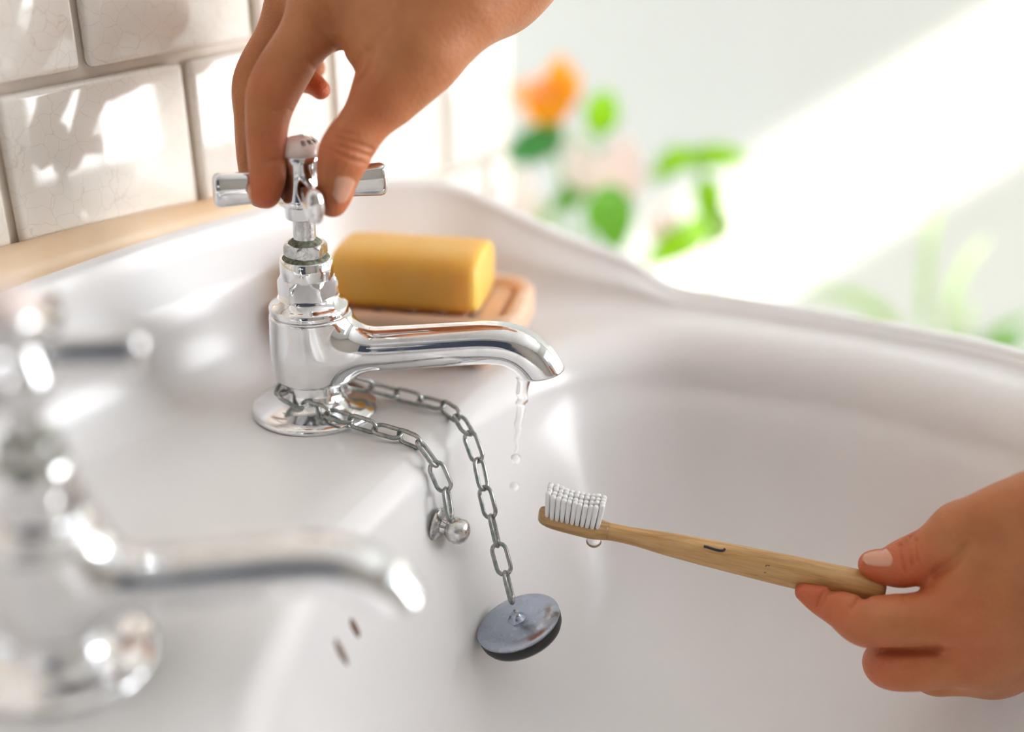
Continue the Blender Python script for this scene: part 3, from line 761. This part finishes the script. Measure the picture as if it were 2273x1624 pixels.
def nail(hand, f, c_, axis, out, L, W):
    """curved nail plate lying on the skin: c_ centre, axis towards the tip, out away from the finger"""
    c_ = np.array(c_); A = np.array(axis, float); A /= np.linalg.norm(A); O = np.array(out, float); O -= A*(O@A); O /= np.linalg.norm(O); Sd = np.cross(O, A)
    nu, nv = 13, 15; top, bot = [], []
    def proj(q, lift):
        q = np.array(q); lift = np.array(lift)
        for _ in range(6):
            e = 4e-4; g = np.stack([(f((q+d).astype(np.float32))-f((q-d).astype(np.float32)))/(2*e) for d in np.eye(3)*e], 1)
            q = q-((f(q.astype(np.float32))-lift)/np.maximum((g*g).sum(1), .1))[:, None]*g
        return list(q)
    qs, l1 = [], []
    for j in range(nv):
        t = -1+2*j/(nv-1)
        for i in range(nu):
            u = -1+2*i/(nu-1)
            wd = W*(1-.10*t)*math.sqrt(max(.05, 1-.75*max(0, (abs(t)-.35)/.65)**2.6))
            q = c_+A*(t*L*(1-.16*u*u*(1 if t > 0 else .8)))+Sd*(u*wd)
            edge = max(abs(u), abs(t))
            qs.append(q); l1.append(.00045*(1-edge**4)+.0001+(.0003 if t > .75 else 0))
    top = proj(qs, l1); bot = proj(qs, [-.0006]*len(qs)); n = nu*nv; fs = []
    for j in range(nv-1):
        for i in range(nu-1):
            a = j*nu+i; fs.append((a, a+1, a+nu+1, a+nu)); fs.append((n+a, n+a+nu, n+a+nu+1, n+a+1))
    bd = list(range(nu))+[nu*(j+1)-1 for j in range(1, nv)]+[nu*nv-1-i for i in range(1, nu)]+[nu*(nv-1-j) for j in range(1, nv-1)]
    for k in range(len(bd)):
        a, b = bd[k], bd[(k+1) % len(bd)]; fs.append((a, n+a, n+b, b))
    o = mesh_obj('fingernail', top+bot, fs, 'nail', hand)
    bm = bmesh.new(); bm.from_mesh(o.data); bmesh.ops.recalc_face_normals(bm, faces=bm.faces); bm.to_mesh(o.data); bm.free(); o.data.polygons.foreach_set('use_smooth', [True]*len(o.data.polygons)); sharp(o, 50)
    return o
CAMDIR = np.array([0, -CP, SP])                 # from the hand towards the camera
RIGHT = np.array([1., 0, 0]); UPV = np.array([0, SP, CP])

# hand turning the cross handle
palm = [[(1010, 20, .452, 94), (930, 118, .449, 84), (862, 205, .448, 62)],            # thumb metacarpal and ball
        [(905, 55, .456, 70), (822, 98, .457, 40)],
        [(1090, -70, .458, 100), (900, -10, .462, 86), (730, 2, .463, 62)],           # index metacarpal
        [(1090, -80, .472, 96), (880, -40, .478, 84), (668, -8, .482, 58)],           # middle metacarpal
        [(1090, -80, .488, 84), (890, -30, .494, 76), (690, 0, .500, 54)],            # ring metacarpal
        [(1080, -60, .498, 70), (900, -10, .508, 66), (730, 30, .514, 48)],
        [(1090, -70, .470, 104), (1260, -215, .462, 108), (1480, -400, .452, 122)]]   # wrist and forearm
fing = [([(730, 2, .463, 62), (676, 84, .461, 58), (612, 190, .458, 59), (594, 262, .4565, 49), (592, 335, .4555, 43), (594, 392, .4560, 40), (589, 428, .4560, 35)], .012),
        ([(668, -8, .482, 56), (618, 84, .484, 52), (569, 180, .484, 51), (566, 262, .482, 46), (568, 350, .4805, 42), (574, 402, .4800, 38), (579, 430, .4795, 31)], .010),
        ([(690, 0, .500, 52), (618, 84, .505, 48), (604, 140, .506, 44), (650, 165, .503, 35), (690, 182, .499, 27), (711, 199, .497, 22)], .010),
        ([(730, 30, .514, 46), (664, 74, .521, 42), (640, 118, .522, 38), (672, 140, .518, 30), (700, 152, .514, 22)], .010),
        ([(930, 118, .449, 82), (845, 222, .447, 60), (800, 285, .4465, 56), (766, 338, .4470, 59), (750, 390, .4490, 47), (744, 425, .4505, 41), (738, 447, .4515, 35)], .010)]
red = [(590, 440, .452, 80, .75), (738, 450, .448, 75, .5), (712, 205, .49, 70, .9), (745, 330, .442, 80, .55), (800, 240, .44, 100, .35), (600, 200, .452, 60, .3), (594, 330, .45, 70, .35), (625, 300, .452, 40, .4)]
gro = [([(746, 306, .440), (778, 313, .440), (824, 329, .443)], .0008, .0010), ([(753, 323, .440), (792, 334, .440), (822, 347, .443)], .0009, .0011), ([(748, 338, .440), (778, 352, .440), (810, 360, .443)], .0006, .0010), ([(742, 292, .440), (790, 300, .440)], .0004, .0010),
       ([(592, 358, .449), (634, 351, .452)], .0005, .0010), ([(612, 247, .449), (646, 241, .452)], .0006, .0011), ([(684, 136, .455), (702, 152, .455)], .0009, .0013), ([(760, 112, .456), (735, 88, .455), (712, 70, .453)], .0007, .0020), ([(820, 112, .443), (814, 148, .443), (799, 172, .446)], .0010, .0016), ([(800, 120, .443), (790, 150, .446)], .0006, .0014)]
hand1, f1 = make_hand('hand', palm, fing, .020, red, gro, .0010)
tag(hand1, 'bare hand reaching down from above, gripping the cross handle with thumb and fingers', 'hand')
nail(hand1, f1, P(763, 424, .4430), P(738, 452, .45)-P(750, 392, .45), CAMDIR*.8+RIGHT*.75, .0062, .0046)
nail(hand1, f1, P(552, 440, .4560), P(589, 434, .456)-P(593, 392, .456), -RIGHT*1.0+CAMDIR*.05, .0055, .0045)

# hand holding the toothbrush
palm2 = [[(2340, 1100, .444, 62), (2225, 1135, .450, 56), (2130, 1180, .456, 50)],
         [(2400, 1190, .448, 84), (2270, 1262, .453, 84), (2150, 1335, .456, 80)],
         [(2400, 1260, .456, 80), (2280, 1360, .461, 80), (2165, 1440, .464, 70)],
         [(2370, 1310, .456, 68), (2290, 1392, .468, 66), (2190, 1470, .476, 60)],
         [(2370, 1370, .460, 56), (2310, 1412, .472, 52), (2230, 1470, .486, 46)],
         [(2380, 1215, .450, 108), (2520, 1085, .400, 122), (2760, 850, .350, 140)]]
fing2 = [([(2130, 1172, .456, 54), (2076, 1212, .461, 50), (2012, 1248, .4650, 53), (1976, 1258, .4672, 42), (1950, 1255, .4685, 37), (1936, 1253, .4690, 31)], .008),
         ([(2150, 1345, .456, 70), (2070, 1372, .456, 62), (1992, 1378, .457, 60), (1922, 1380, .4600, 56), (1868, 1354, .4665, 42), (1822, 1332, .4695, 33), (1785, 1314, .4710, 21)], .008),
         ([(2165, 1440, .464, 66), (2075, 1470, .4625, 58), (1985, 1478, .4650, 54), (1965, 1465, .478, 46), (2010, 1430, .489, 40), (2060, 1400, .492, 34)], .007),
         ([(2190, 1470, .476, 58), (2110, 1492, .4740, 50), (2070, 1497, .480, 45), (2070, 1480, .492, 40), (2120, 1440, .498, 34)], .007),
         ([(2230, 1480, .486, 48), (2160, 1500, .486, 40), (2130, 1495, .494, 36), (2160, 1470, .502, 32)], .007)]
red2 = [(1930, 1262, .465, 90, .75), (2010, 1262, .46, 90, .8), (1790, 1320, .468, 80, .8), (1850, 1350, .462, 90, .6), (1930, 1460, .462, 110, .55), (2090, 1330, .45, 70, .3), (2130, 1400, .452, 120, .4), (2010, 1440, .462, 100, .4)]
gro2 = [([(2001, 1212, .456), (2003, 1235, .455), (2014, 1265, .455)], .0012, .0010), ([(2026, 1186, .455), (2019, 1215, .455), (2028, 1252, .454)], .0014, .0011), ([(2036, 1200, .455), (2042, 1246, .453)], .0011, .0010), ([(2012, 1200, .455), (2011, 1240, .455)], .0009, .0010),
        ([(1818, 1342, .465), (1831, 1319, .466), (1857, 1305, .468)], .0015, .0012), ([(1893, 1350, .457), (1907, 1334, .458), (1921, 1327, .46)], .0015, .0013), ([(2005, 1312, .452), (2008, 1330, .452)], .0006, .0012), ([(1938, 1443, .455), (1990, 1445, .454), (2080, 1442, .450)], .0014, .0016), ([(2150, 1212, .447), (2120, 1245, .448), (2080, 1272, .452)], .0012, .0020)]
hand2, f2 = make_hand('hand', palm2, fing2, .018, red2, gro2, .0010)
tag(hand2, 'bare hand at the right edge holding a bamboo toothbrush between thumb and fingers', 'hand')
nail(hand2, f2, P(1944, 1238, .4625), P(1936, 1253, .469)-P(1985, 1254, .466), CAMDIR*.55+UPV*.83, .0068, .0050)

# ================================================================== PLANTS ON THE LEDGE
def leaf(name, pts, width, material, parent, face=(0, -1, .25), cup=.25):
    """pts: (px, py, depth) from base to tip; width in metres at the widest"""
    p = spline([P(*q) for q in pts], 15); T_ = np.gradient(p, axis=0); T_ /= np.linalg.norm(T_, axis=1)[:, None]
    F_ = np.array(face, float); top, bot = [], []; nw = 7
    for i in range(15):
        t = i/14; wd = width*.5*(math.sin(PI*min(1, t*.92+.06))**.8)*(1-.25*t)+.0004
        Nn = F_-T_[i]*(F_@T_[i]); Nn /= np.linalg.norm(Nn); B = np.cross(T_[i], Nn)
        for j in range(nw):
            u = -1+2*j/(nw-1); q = p[i]+B*u*wd+Nn*(cup*wd*(u*u-.3)); top.append(q+Nn*.0004); bot.append(q-Nn*.0004)
    fs = []; n = 15*nw
    for i in range(14):
        for j in range(nw-1):
            a = i*nw+j; fs.append((a, a+1, a+nw+1, a+nw)); fs.append((n+a, n+a+nw, n+a+nw+1, n+a+1))
        a = i*nw; fs.append((a, a+nw, n+a+nw, n+a)); a += nw-1; fs.append((a, n+a, n+a+nw, a+nw))
    return mesh_obj(name, top+bot, fs, material, parent)
def stem(pts, r, parent, material='leaf_green'):
    return mesh_obj('stem', *tube(spline([P(*q) for q in pts], 20), r, 8), material, parent)
def pot(parent, base, r, h_):
    lathe_obj('pot', [(0, 0), (r*.78, 0), (r*.82, .004), (r, h_-.006), (r*1.02, h_), (r*.94, h_), (r*.9, h_-.012), (0, h_-.012)], 'pot_white', parent, 40, 40, loc=(0, 0, 0))
    lathe_obj('soil', [(0, h_-.02), (r*.88, h_-.02), (r*.88, h_-.011), (0, h_-.009)], 'soil', parent, 32, 50)
def plant(name, x, y, r, h_, label):
    e = empty(name, (x, y, LEDGE)); tag(e, label, 'plant', 'plants on the ledge'); pot(e, None, r, h_); return e
def keep(parent):                                 # parts are built in world space: keep them there under the pot's empty
    inv = Matrix.Translation(parent.location).inverted()
    for o in parent.children:
        if o.name.split('.')[0] in ('leaf', 'stem', 'petal', 'flower_centre', 'bud'): o.matrix_parent_inverse = inv

pa = plant('flowering_plant', .055, .965, .052, .085, 'orange flower with broad green leaves behind the raised back of the basin')
D = .99
stem([(1275, 640, 1.03), (1260, 480, 1.0), (1235, 330, D), (1218, 240, D)], .0022, pa)
stem([(1290, 640, 1.03), (1310, 480, 1.0), (1325, 330, D), (1333, 290, D)], .0022, pa)
for (x, y, w_, mt_) in ((1248, 122, .024, 'petal'), (1284, 160, .026, 'petal'), (1288, 205, .022, 'petal'), (1212, 165, .020, 'petal'), (1165, 178, .018, 'petal_pale'), (1118, 205, .022, 'petal_pale'), (1165, 262, .022, 'petal'), (1205, 285, .022, 'petal'), (1250, 268, .020, 'petal')):
    leaf('petal', [(1222, 232, D), ((1222+x)/2+3, (232+y)/2-4, D-.006), (x, y, D+.004)], w_, mt_, pa, (0, -1, .1), .3)
for pts, w_, mt_ in (([(1333, 300, D), (1335, 255, D-.01), (1350, 200, D)], .034, 'leaf_lime'), ([(1240, 330, D), (1200, 318, D-.01), (1120, 352, D)], .034, 'leaf_deep'), ([(1235, 335, D), (1210, 300, D+.01), (1180, 285, D)], .034, 'leaf_green'),
                     ([(1315, 430, D), (1350, 470, D-.02), (1372, 560, D-.03)], .048, 'leaf_green'), ([(1300, 420, D), (1258, 440, D), (1222, 470, D)], .022, 'leaf_green'), ([(1300, 400, D), (1290, 370, D), (1275, 300, D+.01)], .022, 'leaf_pale'),
                     ([(1310, 440, D), (1370, 400, D), (1385, 300, D-.01)], .050, 'leaf_sunlit_white'), ([(1300, 420, D), (1290, 370, D-.01), (1275, 320, D-.01)], .036, 'leaf_sunlit_white'), ([(1170, 520, 1.0), (1160, 440, D), (1155, 370, D)], .030, 'leaf_sunlit_white'), ([(1230, 520, 1.0), (1170, 450, D+.01), (1135, 380, D+.01)], .022, 'leaf_pale')):
    leaf('leaf', pts, w_, mt_, pa)
keep(pa)
pb = plant('leafy_plant', .178, .965, .045, .080, 'lime green plant with long arching leaf beside the orange flower')
stem([(1580, 660, 1.02), (1580, 540, D), (1576, 430, D), (1548, 362, D)], .0020, pb)
for pts, w_, mt_ in (([(1548, 362, D), (1500, 352, D-.01), (1448, 405, D)], .024, 'leaf_lime'), ([(1520, 352, D), (1580, 345, D-.01), (1665, 352, D)], .022, 'leaf_lime'), ([(1568, 395, D), (1572, 440, D-.01), (1562, 492, D)], .028, 'leaf_lime'), ([(1578, 490, D), (1520, 530, D-.02), (1425, 590, D-.02)], .032, 'leaf_lime'), ([(1580, 540, D), (1600, 500, D), (1590, 450, D)], .022, 'leaf_pale'), ([(1480, 540, D-.01), (1470, 500, D-.02), (1500, 440, D-.01)], .030, 'leaf_sunlit_white')):
    leaf('leaf', pts, w_, mt_, pb)
keep(pb)
pc = plant('spiky_plant', .46, 1.10, .060, .085, 'pale spiky plant with upright blades at the far right')
D3 = 1.12
for pts, w_, mt_ in (([(2052, 780, D3), (2052, 640, D3), (2072, 480, D3), (2108, 350, D3)], .010, 'leaf_pale'), ([(2095, 780, D3), (2108, 670, D3), (2140, 590, D3), (2190, 530, D3)], .011, 'leaf_pale'), ([(2140, 790, D3), (2142, 720, D3), (2155, 660, D3)], .010, 'leaf_pale'), ([(2030, 780, D3), (1950, 690, D3), (1880, 655, D3), (1780, 648, D3)], .014, 'leaf_pale'), ([(2160, 800, D3), (2220, 740, D3), (2290, 700, D3)], .015, 'leaf_green'), ([(2180, 810, D3), (2240, 770, D3), (2300, 765, D3)], .016, 'leaf_green'), ([(2170, 800, D3), (2190, 760, D3), (2215, 725, D3)], .012, 'leaf_pale')):
    leaf('leaf', pts, w_, mt_, pc)
keep(pc)
